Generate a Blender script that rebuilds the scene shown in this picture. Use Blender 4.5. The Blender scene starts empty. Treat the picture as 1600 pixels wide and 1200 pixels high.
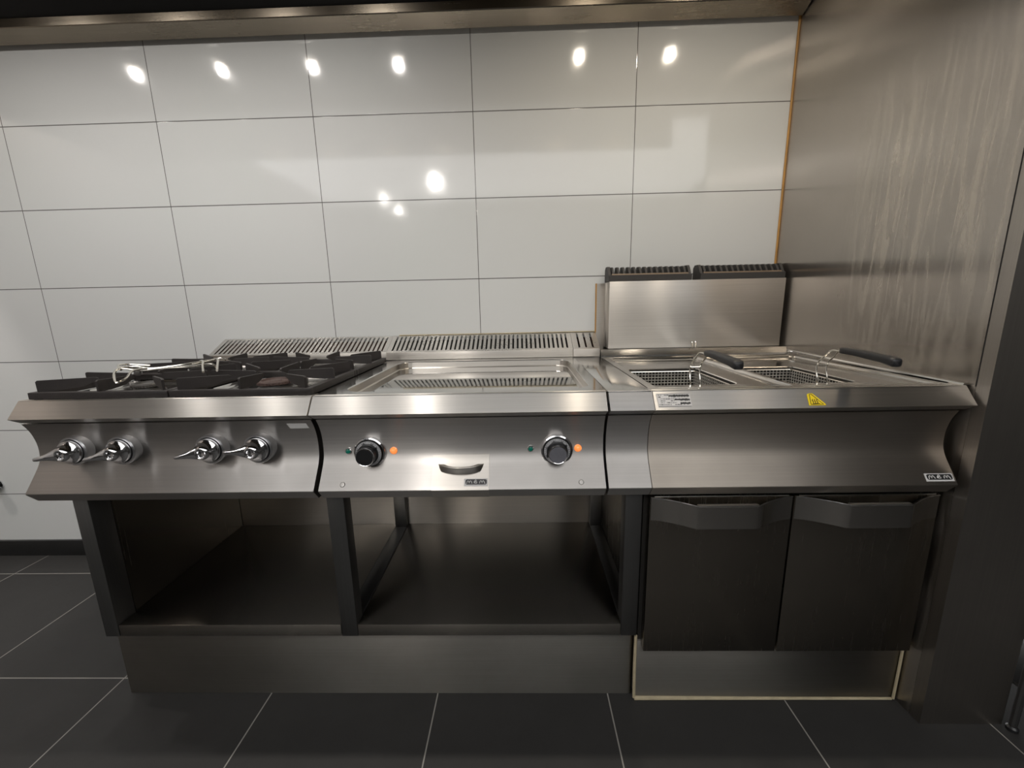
import bpy, bmesh, math, random
from mathutils import Matrix, Vector
random.seed(7)
S = bpy.context.scene
COL = S.collection
PI = math.pi

# ------------------------------------------------------------------ camera
yaw, pit, rol = -0.024379, -0.194995, -0.021522
f_ = Vector((math.sin(yaw)*math.cos(pit), math.cos(yaw)*math.cos(pit), math.sin(pit)))
r0 = Vector((math.cos(yaw), -math.sin(yaw), 0)); u0 = r0.cross(f_)
r_ = math.cos(rol)*r0 + math.sin(rol)*u0
u_ = -math.sin(rol)*r0 + math.cos(rol)*u0
cd = bpy.data.cameras.new('camera'); cam = bpy.data.objects.new('camera', cd); COL.objects.link(cam)
M = Matrix(((r_.x, u_.x, -f_.x, 0), (r_.y, u_.y, -f_.y, -1.6723), (r_.z, u_.z, -f_.z, 1.10647), (0, 0, 0, 1)))
cam.matrix_world = M
cd.sensor_width = 36; cd.lens = 36*635.095/1600; cd.clip_start = 0.02
S.camera = cam

# ------------------------------------------------------------------ world, exposure
w = bpy.data.worlds.new('world'); S.world = w; w.use_nodes = True
w.node_tree.nodes['Background'].inputs[0].default_value = (1.0, 0.99, 0.98, 1)
w.node_tree.nodes['Background'].inputs[1].default_value = 2.75
S.view_settings.view_transform = 'Standard'; S.view_settings.look = 'None'
S.view_settings.gamma = 1; S.view_settings.use_curve_mapping = False
S.view_settings.exposure = 0.07
LAMP_W = 1.65
DOWN_W = 9.0
FILL_W = 60.0

# ------------------------------------------------------------------ materials
def newmat(name):
    m = bpy.data.materials.new(name); m.use_nodes = True
    nt = m.node_tree; return m, nt, nt.nodes['Principled BSDF']
def N(nt, t, **k):
    n = nt.nodes.new(t)
    for a, v in k.items(): setattr(n, a, v)
    return n
def plain(name, col, rough=0.5, metal=0.0, bump=0.0, bscale=200, emis=None, es=0, coat=0, spec=0.5, var=0.0, vscale=12):
    m, nt, b = newmat(name)
    b.inputs['Base Color'].default_value = (*col, 1)
    b.inputs['Roughness'].default_value = rough; b.inputs['Metallic'].default_value = metal
    b.inputs['Specular IOR Level'].default_value = spec
    b.inputs['Coat Weight'].default_value = coat
    if emis: b.inputs['Emission Color'].default_value = (*emis, 1); b.inputs['Emission Strength'].default_value = es
    tc = N(nt, 'ShaderNodeTexCoord')
    if var:
        n = N(nt, 'ShaderNodeTexNoise'); n.inputs['Scale'].default_value = vscale; n.inputs['Detail'].default_value = 5
        nt.links.new(tc.outputs['Object'], n.inputs['Vector'])
        mx = N(nt, 'ShaderNodeMixRGB'); mx.inputs[1].default_value = (*[c*(1-var) for c in col], 1); mx.inputs[2].default_value = (*[min(1, c*(1+var)) for c in col], 1)
        nt.links.new(n.outputs[0], mx.inputs[0]); nt.links.new(mx.outputs[0], b.inputs['Base Color'])
    if bump:
        n = N(nt, 'ShaderNodeTexNoise'); n.inputs['Scale'].default_value = bscale; n.inputs['Detail'].default_value = 3
        nt.links.new(tc.outputs['Object'], n.inputs['Vector'])
        bp = N(nt, 'ShaderNodeBump'); bp.inputs['Strength'].default_value = bump; bp.inputs['Distance'].default_value = 0.002
        nt.links.new(n.outputs[0], bp.inputs['Height']); nt.links.new(bp.outputs[0], b.inputs['Normal'])
    return m
def steel(name, col=(0.55, 0.53, 0.50), rough=0.25, aniso=0.75, brush=(1, 0, 0), grime=0.12, rvar=0.08, grain=0.10, gscale=3.0, drips=0.0, fine=.05):
    """brushed stainless: grooves run along `brush`, highlights stretch across them"""
    m, nt, b = newmat(name); L = nt.links.new
    b.inputs['Metallic'].default_value = 1.0
    b.inputs['Anisotropic'].default_value = aniso
    geo = N(nt, 'ShaderNodeNewGeometry')
    cr = N(nt, 'ShaderNodeVectorMath', operation='CROSS_PRODUCT')
    L(geo.outputs['Normal'], cr.inputs[0]); cr.inputs[1].default_value = Vector(brush) + Vector((0.013, 0.017, 0.011))
    L(cr.outputs[0], b.inputs['Tangent'])
    tc = N(nt, 'ShaderNodeTexCoord')
    # fine brushing lines
    mp = N(nt, 'ShaderNodeMapping'); L(tc.outputs['Object'], mp.inputs[0])
    sc = [260 if not v else 3 for v in brush]; mp.inputs['Scale'].default_value = sc
    n1 = N(nt, 'ShaderNodeTexNoise'); n1.inputs['Scale'].default_value = 1; n1.inputs['Detail'].default_value = 3; L(mp.outputs[0], n1.inputs['Vector'])
    # smears and cloudy wear
    n2 = N(nt, 'ShaderNodeTexNoise'); n2.inputs['Scale'].default_value = gscale; n2.inputs['Detail'].default_value = 8; n2.inputs['Roughness'].default_value = 0.62
    n2.inputs['Distortion'].default_value = 0.0; L(tc.outputs['Object'], n2.inputs['Vector'])
    n3 = N(nt, 'ShaderNodeTexNoise'); n3.inputs['Scale'].default_value = 90; n3.inputs['Detail'].default_value = 4; L(tc.outputs['Object'], n3.inputs['Vector'])
    mr = N(nt, 'ShaderNodeMapRange'); L(n2.outputs[0], mr.inputs[0]); mr.inputs[1].default_value = 0.15; mr.inputs[2].default_value = 0.85
    mr.inputs[3].default_value = rough - rvar*0.5; mr.inputs[4].default_value = rough + rvar
    ma = N(nt, 'ShaderNodeMath', operation='MULTIPLY_ADD'); L(n1.outputs[0], ma.inputs[0]); ma.inputs[1].default_value = fine; L(mr.outputs[0], ma.inputs[2])
    mb = N(nt, 'ShaderNodeMath', operation='SUBTRACT', use_clamp=True); L(ma.outputs[0], mb.inputs[0]); mb.inputs[1].default_value = 0.025
    L(mb.outputs[0], b.inputs['Roughness'])
    mx = N(nt, 'ShaderNodeMixRGB'); L(n2.outputs[0], mx.inputs[0])
    mx.inputs[1].default_value = (*[c*(1+grime) for c in col], 1); mx.inputs[2].default_value = (*[c*(1-grime) for c in col], 1)
    mg = N(nt, 'ShaderNodeMixRGB', blend_type='MULTIPLY'); mg.inputs[0].default_value = grain*2; L(mx.outputs[0], mg.inputs[1])
    rg = N(nt, 'ShaderNodeMapRange'); L(n1.outputs[0], rg.inputs[0]); rg.inputs[1].default_value = .3; rg.inputs[2].default_value = .7; rg.inputs[3].default_value = 0.75; rg.inputs[4].default_value = 1.15
    L(rg.outputs[0], mg.inputs[2]); last = mg.outputs[0]
    if drips:
        mp2 = N(nt, 'ShaderNodeMapping'); L(tc.outputs['Object'], mp2.inputs[0]); mp2.inputs['Scale'].default_value = (30, 48, 4.2)
        n4 = N(nt, 'ShaderNodeTexNoise'); n4.inputs['Scale'].default_value = 1; n4.inputs['Detail'].default_value = 6; n4.inputs['Distortion'].default_value = 1.2; L(mp2.outputs[0], n4.inputs['Vector'])
        rr = N(nt, 'ShaderNodeMapRange'); L(n4.outputs[0], rr.inputs[0]); rr.inputs[1].default_value = .44; rr.inputs[2].default_value = .62
        # streaked patch only in the middle of the panel
        sx = N(nt, 'ShaderNodeSeparateXYZ'); L(tc.outputs['Object'], sx.inputs[0])
        a1 = N(nt, 'ShaderNodeMapRange'); L(sx.outputs[1], a1.inputs[0]); a1.inputs[1].default_value = -.30; a1.inputs[2].default_value = -.42
        a2 = N(nt, 'ShaderNodeMapRange'); L(sx.outputs[2], a2.inputs[0]); a2.inputs[1].default_value = 1.75; a2.inputs[2].default_value = 1.45
        a3 = N(nt, 'ShaderNodeMapRange'); L(sx.outputs[2], a3.inputs[0]); a3.inputs[1].default_value = .9; a3.inputs[2].default_value = 1.22; a3.inputs[3].default_value = .3
        p1 = N(nt, 'ShaderNodeMath', operation='MULTIPLY'); L(a1.outputs[0], p1.inputs[0]); L(a2.outputs[0], p1.inputs[1])
        p2 = N(nt, 'ShaderNodeMath', operation='MULTIPLY'); L(p1.outputs[0], p2.inputs[0]); L(a3.outputs[0], p2.inputs[1])
        p3 = N(nt, 'ShaderNodeMath', operation='MULTIPLY'); L(p2.outputs[0], p3.inputs[0]); L(rr.outputs[0], p3.inputs[1])
        p4 = N(nt, 'ShaderNodeMath', operation='MULTIPLY'); L(p3.outputs[0], p4.inputs[0]); p4.inputs[1].default_value = drips
        md = N(nt, 'ShaderNodeMixRGB'); L(p4.outputs[0], md.inputs[0]); L(last, md.inputs[1]); md.inputs[2].default_value = (.50, .46, .39, 1); last = md.outputs[0]
        me = N(nt, 'ShaderNodeMath', operation='MULTIPLY_ADD'); L(p4.outputs[0], me.inputs[0]); me.inputs[1].default_value = -.7; me.inputs[2].default_value = 1.0
        L(me.outputs[0], b.inputs['Metallic'])
    L(last, b.inputs['Base Color'])
    return m

X, Y, Z = (1, 0, 0), (0, 1, 0), (0, 0, 1)
ST = steel('steel_apron', rough=0.32, aniso=0.98, brush=X)
ST_P = steel('steel_panel', (.44, .42, .40), rough=0.31, aniso=0.96, brush=X, grime=.12)
ST_T = steel('steel_worktop', (.60, .59, .57), rough=0.12, aniso=0.5, brush=X, grime=.08, rvar=.05, grain=.04)
ST_PL = steel('polished_plate', (.66, .66, .65), rough=0.04, aniso=0.3, brush=X, grime=.05, rvar=.03, grain=.03)
ST_W = steel('steel_wall_sheet', (.46, .425, .385), rough=0.26, aniso=0.97, brush=Z, grime=.10, drips=.50, grain=.03, rvar=.05, fine=.012)
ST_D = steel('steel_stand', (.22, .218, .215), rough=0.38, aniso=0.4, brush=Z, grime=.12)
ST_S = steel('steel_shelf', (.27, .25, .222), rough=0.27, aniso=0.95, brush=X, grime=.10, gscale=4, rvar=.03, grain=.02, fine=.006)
ST_B = steel('steel_back', (.52, .49, .45), rough=0.32, aniso=0.9, brush=X)
ST_F = steel('steel_flue', (.52, .49, .45), rough=0.34, aniso=0.9, brush=X, grime=.06)
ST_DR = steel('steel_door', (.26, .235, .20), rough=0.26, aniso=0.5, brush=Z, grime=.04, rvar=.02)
ST_HN = steel('steel_handle', (.42, .40, .37), rough=0.22, aniso=0.6, brush=X, grime=.05, rvar=.02)
ST_HN2 = steel('steel_handle_highlight', (.66, .62, .56), rough=0.42, aniso=0.3, brush=X, grime=.05, rvar=.02)  # lighter copy of the handle steel, highlight put into the colour
MESHW = plain('oily_basket_mesh', (.50, .48, .44), .38, .45)
ST_PN = steel('steel_plinth', (.28, .265, .24), rough=0.34, aniso=0.96, brush=X, grime=.18, gscale=5)
ST_H = steel('steel_hood', (.32, .28, .225), rough=0.24, aniso=0.25, brush=X, grime=.2)
ST_HD = plain('hood_filter_black', (.012, .012, .012), .5, .4)
ST_G = steel('steel_grille', (.66, .64, .61), rough=0.26, aniso=0.4, brush=Y, grime=.08)
CHROME = plain('chrome', (.72, .72, .73), 0.08, 1.0)
SATIN = plain('satin_knob_ring', (.55, .55, .56), 0.33, 1.0, bump=.1, bscale=900)
WIRE = plain('chrome_wire', (.80, .77, .70), 0.16, 1.0)
IRON = plain('cast_iron', (.026, .022, .021), 0.50, 0.0, bump=.35, bscale=500, var=.35, vscale=25, spec=.4)
IRON_R = plain('cast_iron_rusty', (.065, .038, .032), 0.6, 0.0, bump=.4, bscale=400, var=.5, vscale=30)
IRON_G = plain('enamelled_cap', (.06, .055, .05), 0.4, 0.0, bump=.2, bscale=300, var=.3, spec=.7)
FLUE_IN = plain('brown_flue_inside', (.035, .014, .006), 0.7, 0.0, var=.8, vscale=18)  # dark brown sheet behind the vent slots
CAST = plain('grey_cast_cap', (.045, .042, .040), 0.6, .2, bump=.5, bscale=700)
CASTE = plain('worn_cast_edge', (.38, .30, .23), 0.35, .9, var=.3, vscale=40)
BLACK = plain('black_plastic', (.012, .012, .013), 0.35, spec=.5)
BLACKG = plain('black_gap', (.006, .006, .006), 0.7)
RUB = plain('black_grip', (.014, .014, .015), 0.42, bump=.1, bscale=300)
DIAL = plain('dial_grey', (.40, .40, .41), 0.35, .1)
FACE = plain('grey_knob_face', (.16, .16, .18), 0.45, .2, var=.15, vscale=60)
GREEN = plain('green_lens', (.0, .10, .07), 0.15, coat=1, emis=(0, .30, .2), es=.10)
ORANGE = plain('lit_orange_lens', (.9, .30, .10), 0.2, coat=1, emis=(1, .28, .06), es=.75)
LABELW = plain('white_label', (.62, .61, .60), .5)
LABELK = plain('black_print', (.012, .012, .012), .45)
YEL = plain('yellow_label', (.80, .60, .01), .4)
SIL = plain('beige_silicone', (.42, .36, .24), .55, var=.35, vscale=30)
SILO = plain('amber_silicone', (.42, .22, .05), .5, var=.4, vscale=15)
SKIRT = plain('black_skirting', (.012, .012, .012), .35, var=.5, vscale=20)
DARKW = plain('dark_wall_paint', (.022, .021, .019), .7)
LIGHTW = plain('pale_wall_tile', (.32, .30, .285), .3)
BULB = plain('lamp_glass', (1, 1, 1), .3, emis=(1, .90, .76), es=40)
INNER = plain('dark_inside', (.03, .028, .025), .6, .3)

def tile_mat():
    m, nt, b = newmat('white_wall_tile'); L = nt.links.new
    tc = N(nt, 'ShaderNodeTexCoord'); sx = N(nt, 'ShaderNodeSeparateXYZ'); L(tc.outputs['Object'], sx.inputs[0])
    def line(out, off, pitch, half):
        a = N(nt, 'ShaderNodeMath', operation='SUBTRACT'); L(out, a.inputs[0]); a.inputs[1].default_value = off - pitch/2
        d = N(nt, 'ShaderNodeMath', operation='FLOORED_MODULO'); L(a.outputs[0], d.inputs[0]); d.inputs[1].default_value = pitch
        e = N(nt, 'ShaderNodeMath', operation='SUBTRACT'); L(d.outputs[0], e.inputs[0]); e.inputs[1].default_value = pitch/2
        f = N(nt, 'ShaderNodeMath', operation='ABSOLUTE'); L(e.outputs[0], f.inputs[0])
        g = N(nt, 'ShaderNodeMapRange'); L(f.outputs[0], g.inputs[0]); g.inputs[1].default_value = half*.7; g.inputs[2].default_value = half*1.3; g.inputs[3].default_value = 1; g.inputs[4].default_value = 0
        return g.outputs[0]
    lx = line(sx.outputs[0], -0.7643, 0.6, .0013); lz = line(sx.outputs[2], 1.8088, 0.3009, .0016)
    mxx = N(nt, 'ShaderNodeMath', operation='MAXIMUM'); L(lx, mxx.inputs[0]); L(lz, mxx.inputs[1])
    n = N(nt, 'ShaderNodeTexNoise'); n.inputs['Scale'].default_value = 1.6; n.inputs['Detail'].default_value = 2; L(tc.outputs['Object'], n.inputs['Vector'])
    c0 = N(nt, 'ShaderNodeMixRGB'); L(n.outputs[0], c0.inputs[0]); c0.inputs[1].default_value = (.60, .60, .605, 1); c0.inputs[2].default_value = (.58, .605, .59, 1)
    c1 = N(nt, 'ShaderNodeMixRGB'); L(mxx.outputs[0], c1.inputs[0]); L(c0.outputs[0], c1.inputs[1]); c1.inputs[2].default_value = (.10, .095, .09, 1)
    L(c1.outputs[0], b.inputs['Base Color'])
    n2 = N(nt, 'ShaderNodeTexNoise'); n2.inputs['Scale'].default_value = 7; n2.inputs['Detail'].default_value = 5; L(tc.outputs['Object'], n2.inputs['Vector'])
    mr = N(nt, 'ShaderNodeMapRange'); L(n2.outputs[0], mr.inputs[0]); mr.inputs[3].default_value = .03; mr.inputs[4].default_value = .13
    L(mr.outputs[0], b.inputs['Roughness'])
    h = N(nt, 'ShaderNodeMath', operation='MULTIPLY_ADD'); L(mxx.outputs[0], h.inputs[0]); h.inputs[1].default_value = -.6; L(n2.outputs[0], h.inputs[2])
    bp = N(nt, 'ShaderNodeBump'); bp.inputs['Strength'].default_value = .12; bp.inputs['Distance'].default_value = .003; L(h.outputs[0], bp.inputs['Height']); L(bp.outputs[0], b.inputs['Normal'])
    return m
def floor_mat():
    m, nt, b = newmat('dark_floor_tile'); L = nt.links.new
    tc = N(nt, 'ShaderNodeTexCoord'); sx = N(nt, 'ShaderNodeSeparateXYZ'); L(tc.outputs['Object'], sx.inputs[0])
    def cell(out, off, pitch, half):
        a = N(nt, 'ShaderNodeMath', operation='SUBTRACT'); L(out, a.inputs[0]); a.inputs[1].default_value = off - pitch/2
        d = N(nt, 'ShaderNodeMath', operation='FLOORED_MODULO'); L(a.outputs[0], d.inputs[0]); d.inputs[1].default_value = pitch
        e = N(nt, 'ShaderNodeMath', operation='SUBTRACT'); L(d.outputs[0], e.inputs[0]); e.inputs[1].default_value = pitch/2
        f = N(nt, 'ShaderNodeMath', operation='ABSOLUTE'); L(e.outputs[0], f.inputs[0])
        g = N(nt, 'ShaderNodeMapRange'); L(f.outputs[0], g.inputs[0]); g.inputs[1].default_value = half*.7; g.inputs[2].default_value = half*1.3; g.inputs[3].default_value = 1; g.inputs[4].default_value = 0
        return g.outputs[0]
    lx = cell(sx.outputs[0], -0.2587, 0.4902, .0017); ly = cell(sx.outputs[1], -0.1426, 0.5013, .0017)
    mxx = N(nt, 'ShaderNodeMath', operation='MAXIMUM'); L(lx, mxx.inputs[0]); L(ly, mxx.inputs[1])
    n = N(nt, 'ShaderNodeTexNoise'); n.inputs['Scale'].default_value = 9; n.inputs['Detail'].default_value = 9; n.inputs['Roughness'].default_value = .7; L(tc.outputs['Object'], n.inputs['Vector'])
    c0 = N(nt, 'ShaderNodeMixRGB'); L(n.outputs[0], c0.inputs[0]); c0.inputs[1].default_value = (.021, .0205, .020, 1); c0.inputs[2].default_value = (.034, .0335, .033, 1)
    c1 = N(nt, 'ShaderNodeMixRGB'); L(mxx.outputs[0], c1.inputs[0]); L(c0.outputs[0], c1.inputs[1]); c1.inputs[2].default_value = (.26, .25, .23, 1)
    L(c1.outputs[0], b.inputs['Base Color']); b.inputs['Roughness'].default_value = .55
    b.inputs['Specular IOR Level'].default_value = .35
    bp = N(nt, 'ShaderNodeBump'); bp.inputs['Strength'].default_value = .15; bp.inputs['Distance'].default_value = .002; L(n.outputs[0], bp.inputs['Height']); L(bp.outputs[0], b.inputs['Normal'])
    return m
TILE = tile_mat(); FLOOR = floor_mat()

# ------------------------------------------------------------------ mesh helpers
class MB:
    def __init__(s): s.bm = bmesh.new(); s.mats = []
    def _mi(s, m):
        if m is None: return 0
        if m not in s.mats: s.mats.append(m)
        return s.mats.index(m)
    def poly(s, vs, faces, m=None):
        V = [s.bm.verts.new(v) for v in vs]; mi = s._mi(m); out = []
        for f in faces:
            try: F = s.bm.faces.new([V[i] for i in f]); F.material_index = mi; out.append(F)
            except ValueError: pass
        return V, out
    def pol(s, *a): s.poly(*a); return s
    def box(s, a, b, m=None, bev=0.0):
        x0, y0, z0 = [min(p, q) for p, q in zip(a, b)]; x1, y1, z1 = [max(p, q) for p, q in zip(a, b)]
        vs = [(x0, y0, z0), (x1, y0, z0), (x1, y1, z0), (x0, y1, z0), (x0, y0, z1), (x1, y0, z1), (x1, y1, z1), (x0, y1, z1)]
        V, F = s.poly(vs, [(3, 2, 1, 0), (4, 5, 6, 7), (0, 1, 5, 4), (1, 2, 6, 5), (2, 3, 7, 6), (3, 0, 4, 7)], m)
        if bev:
            es = list({e for f in F for e in f.edges})
            bmesh.ops.bevel(s.bm, geom=es, offset=bev, segments=2, affect='EDGES', profile=.5)
        return s
    def extr(s, pts, a, b, axis='x', m=None):
        """closed 2-d outline swept along an axis: x -> (y,z), y -> (x,z), z -> (x,y)"""
        def P(t, p):
            return {'x': (t, p[0], p[1]), 'y': (p[0], t, p[1]), 'z': (p[0], p[1], t)}[axis]
        n = len(pts); vs = [P(a, p) for p in pts] + [P(b, p) for p in pts]
        fs = [(i, (i+1) % n, n+(i+1) % n, n+i) for i in range(n)] + [tuple(range(n))[::-1], tuple(range(n, 2*n))]
        s.poly(vs, fs, m); return s
    def strip(s, pts, a, b, th, m=None, axis='x'):
        """open 2-d path given a thickness th, swept along an axis"""
        n = len(pts); off = []
        for i in range(n):
            p0 = Vector(pts[max(0, i-1)]); p1 = Vector(pts[min(n-1, i+1)]); d = (p1-p0).normalized()
            off.append((pts[i][0]-d.y*th, pts[i][1]+d.x*th))
        return s.extr(list(pts)+off[::-1], a, b, axis, m)
    def tube(s, pts, r, m=None, n=8, cap=True):
        pts = [Vector(p) for p in pts]; rs = r if isinstance(r, (list, tuple)) else [r]*len(pts)
        rings = []; mi = s._mi(m); up = None
        for i, p in enumerate(pts):
            d = (pts[min(i+1, len(pts)-1)]-pts[max(i-1, 0)]).normalized()
            if up is None:
                up = Vector((0, 0, 1)) if abs(d.z) < .9 else Vector((1, 0, 0))
            a = d.cross(up).normalized(); up = a.cross(d).normalized()
            rings.append([s.bm.verts.new(p+(a*math.cos(2*PI*k/n)+up*math.sin(2*PI*k/n))*rs[i]) for k in range(n)])
        for i in range(len(rings)-1):
            for k in range(n):
                F = s.bm.faces.new((rings[i][k], rings[i][(k+1) % n], rings[i+1][(k+1) % n], rings[i+1][k])); F.material_index = mi
        if cap:
            for R in (rings[0][::-1], rings[-1]):
                F = s.bm.faces.new(R); F.material_index = mi
        return s
    def lathe(s, prof, c, m=None, n=32, axis='-y'):
        """profile (radius, height) turned round an axis through c"""
        mi = s._mi(m); c = Vector(c); rings = []
        for r, h in prof:
            ring = []
            for k in range(n):
                a = 2*PI*k/n; p = (r*math.cos(a), r*math.sin(a), h)
                v = (p[0], -p[2], p[1]) if axis == '-y' else p
                ring.append(s.bm.verts.new(c+Vector(v)))
            rings.append(ring)
        for i in range(len(rings)-1):
            for k in range(n):
                F = s.bm.faces.new((rings[i][k], rings[i][(k+1) % n], rings[i+1][(k+1) % n], rings[i+1][k])); F.material_index = mi
        for R in (rings[0][::-1], rings[-1]):
            F = s.bm.faces.new(R); F.material_index = mi
        return s
    def loops(s, L, m=None, capend=True):
        """bridge closed loops with equal point counts"""
        mi = s._mi(m); R = [[s.bm.verts.new(p) for p in l] for l in L]; n = len(R[0])
        for a, b in zip(R, R[1:]):
            for k in range(n):
                F = s.bm.faces.new((a[k], a[(k+1) % n], b[(k+1) % n], b[k])); F.material_index = mi
        if capend:
            F = s.bm.faces.new(R[-1]); F.material_index = mi
        return s
    def plate(s, outer, holes, z, m=None):
        mi = s._mi(m); es = []
        for l in [outer]+holes:
            V = [s.bm.verts.new((p[0], p[1], z)) for p in l]
            es += [s.bm.edges.new((V[i], V[(i+1) % len(V)])) for i in range(len(V))]
        g = bmesh.ops.triangle_fill(s.bm, use_beauty=True, edges=es, normal=(0, 0, 1))
        for f in g['geom']:
            if isinstance(f, bmesh.types.BMFace): f.material_index = mi
        return s
    def build(s, name, mat=None, parent=None, sharp=32, weld=True, recalc=True):
        bm = s.bm
        if weld: bmesh.ops.remove_doubles(bm, verts=bm.verts, dist=1e-6)
        if recalc: bmesh.ops.recalc_face_normals(bm, faces=bm.faces)
        for f in bm.faces: f.smooth = True
        for e in bm.edges:
            if len(e.link_faces) != 2 or e.calc_face_angle(0) > math.radians(sharp): e.smooth = False
        me = bpy.data.meshes.new(name); bm.to_mesh(me); bm.free()
        ms = s.mats if s.mats else []
        if mat is not None and not ms: ms = [mat]
        for m in ms: me.materials.append(m)
        o = bpy.data.objects.new(name, me); COL.objects.link(o)
        if parent is not None:
            o.parent = parent; P = parent
            off = Vector()
            while P is not None: off += P.location; P = P.parent
            o.location = -off          # meshes are written in room coordinates
        return o
def rrect(x0, x1, y0, y1, r, z=None, n=6):
    out = []
    for cx, cy, a0 in ((x1-r, y1-r, 0), (x0+r, y1-r, 90), (x0+r, y0+r, 180), (x1-r, y0+r, 270)):
        for k in range(n+1):
            a = math.radians(a0+90*k/n); out.append((cx+r*math.cos(a), cy+r*math.sin(a)) + ((z,) if z is not None else ()))
    return out
def tag(o, label=None, cat=None, group=None, kind=None):
    if label: o['label'] = label
    if cat: o['category'] = cat
    if group: o['group'] = group
    if kind: o['kind'] = kind
    return o
def thing(name, loc, label, cat, group=None):
    o = bpy.data.objects.new(name, None); COL.objects.link(o); o.location = loc; o.empty_display_size = .05
    return tag(o, label, cat, group)
def struct(o, label=None):
    o['kind'] = 'structure'
    if label: o['label'] = label
    return o

# ------------------------------------------------------------------ the room
def B(a, b, m, bev=0): return MB().box(a, b, m, bev)
struct(B((-3.6, -5.2, -.1), (2.6, 0.2, 0), FLOOR).build('floor'), 'dark grey tiled kitchen floor with pale grout')
struct(B((-3.6, 0, 0), (1.0, .12, 2.75), TILE).build('wall_back'), 'white glossy rectangular tiles behind the appliances')
struct(B((-2.999, -.012, 0), (-1.18, 0, .076), SKIRT, .001).build('baseboard_back'), 'black skirting under the white tiles')
wr = MB().extr([(1.0, .12), (1.0, 0), (1.0293, -.748), (1.24, -.748), (1.24, .12)], 0, 2.75, 'z', ST_W)
struct(wr.build('wall_right'), 'stainless clad partition beside the fryer')
ct = MB().extr([(1.0293, -.7485), (1.0303, -.776), (1.24, -.776), (1.24, -.7485)], 0, 2.75, 'z', steel('steel_corner', (.40, .37, .335), rough=.36, aniso=.5, brush=Z))
struct(ct.build('trim_1'), 'folded steel end cap of the partition')
struct(MB().tube([(0.9975, -.003, 1.16), (0.9975, -.003, 2.08)], .0035, SILO).build('trim_2'), 'amber silicone bead in the corner of tiles and partition')
sh = MB()
sh.tube([(.303, -.003, .985), (.303, -.003, 1.178)], .003, SILO); sh.tube([(.303, -.003, .99), (-.1, -.003, .9885), (-.5, -.003, .9885)], .0022, SIL)
struct(sh.build('trim_3'), 'thin silicone bead along the vent upstand')
struct(B((.304, -.004, .90), (.999, -.0005, 1.178), ST_F).build('trim_4'), 'steel splash sheet behind the fryer flue')
struct(B((-3.1, -5.2, 0), (-3.0, -.001, 2.75), LIGHTW).build('wall_left'))
struct(B((-3.7, -5.3, 0), (2.6, -5.2, 2.75), DARKW).build('wall_front'))
struct(B((2.6, -5.3, 0), (2.7, .2, 2.75), DARKW).build('wall_right_far'))
struct(B((-3.7, -2.5, 2.75), (2.7, .12, 2.85), DARKW).build('ceiling'))

struct(MB().box((1.0285, -.7492, .9), (1.0296, -.7472, 2.7), BLACKG).build('trim_6'), 'dark seam beside the folded end cap of the partition')
# plinths
p = B((-1.171, -.692, 0), (.299, -.02, .219), ST_PN, .001).build('plinth')
tag(p, 'long steel-clad plinth under the two open stands', 'plinth')
p = B((.306, -.706, 0), (1.018, -.02, .189), ST_PN, .001).build('plinth')
tag(p, 'short steel-clad plinth under the fryer doors, edged with beige sealant', 'plinth')
sl = MB()
sl.tube([(.302, -.703, .205), (.302, -.703, .10), (.303, -.706, .004)], .0045)
sl.tube([(.303, -.708, .004), (.65, -.709, .004), (1.015, -.709, .004)], [.006, .004, .0035])
sl.tube([(1.020, -.709, .004), (1.021, -.709, .10), (1.021, -.709, .19)], .0035)
struct(sl.build('trim_5', SIL), 'beige silicone sealing the fryer plinth')

# ------------------------------------------------------------------ extractor hood
hood = thing('extractor_hood', (-.6, -.6, 2.08), 'stainless extractor hood running along the top of the tiled wall', 'extractor hood')
g = MB().extr([(-.001, 2.081), (-.0185, 2.0675), (-.070, 2.089), (-.072, 2.092), (-.072, 2.118), (-.068, 2.118), (-.067, 2.094), (-.0185, 2.074), (-.001, 2.088)], -2.6, .996, 'x', ST_H)
g.build('grease_gutter', None, hood)
g = MB()
g.extr([(-.004, 2.125), (-.066, 2.121), (-.40, 2.42), (-.40, 2.45), (-.004, 2.16)], -2.6, .996, 'x', ST_HD)
g.build('filter_bank', None, hood)
g = MB()
g.box((-2.6, -1.25, 2.34), (.996, -.40, 2.36), ST_H)
g.box((-2.6, -1.25, 2.08), (.996, -1.235, 2.749), ST_H)
g.box((-2.6, -1.25, 2.08), (-2.59, -.0, 2.749), ST_H)
g.box((-2.6, -.42, 2.34), (.996, -.40, 2.46), ST_H)
g.box((-2.59, -1.235, 2.08), (.996, -1.21, 2.086), ST_H)
g.build('canopy', None, hood)
LX = [-1.925, -1.48, -1.02, -.586, .309, .752]
for i, x in enumerate(LX):
    h = MB().lathe([(.055, .04), (.055, 0), (.043, 0), (.026, .014), (.026, .04)], (x, -.61, 2.30), CHROME, 24, 'z').build('lamp_housing', None, hood)
    MB().lathe([(.024, .030), (.024, .012), (.018, .003), (.008, .0)], (x, -.61, 2.30), BULB, 20, 'z').build('bulb', None, h)
    ld = bpy.data.lights.new('hood_lamp_light', 'SPOT'); ld.energy = LAMP_W*8; ld.spot_size = math.radians(172); ld.spot_blend = 1.0; ld.shadow_soft_size = .018
    ld.color = (1, .88, .72) if x > 0 else (1, .95, .90)
    lo = bpy.data.objects.new('hood_lamp_light', ld); COL.objects.link(lo); lo.parent = hood; lo.location = Vector((x, -.61, 2.285))-hood.location

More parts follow.
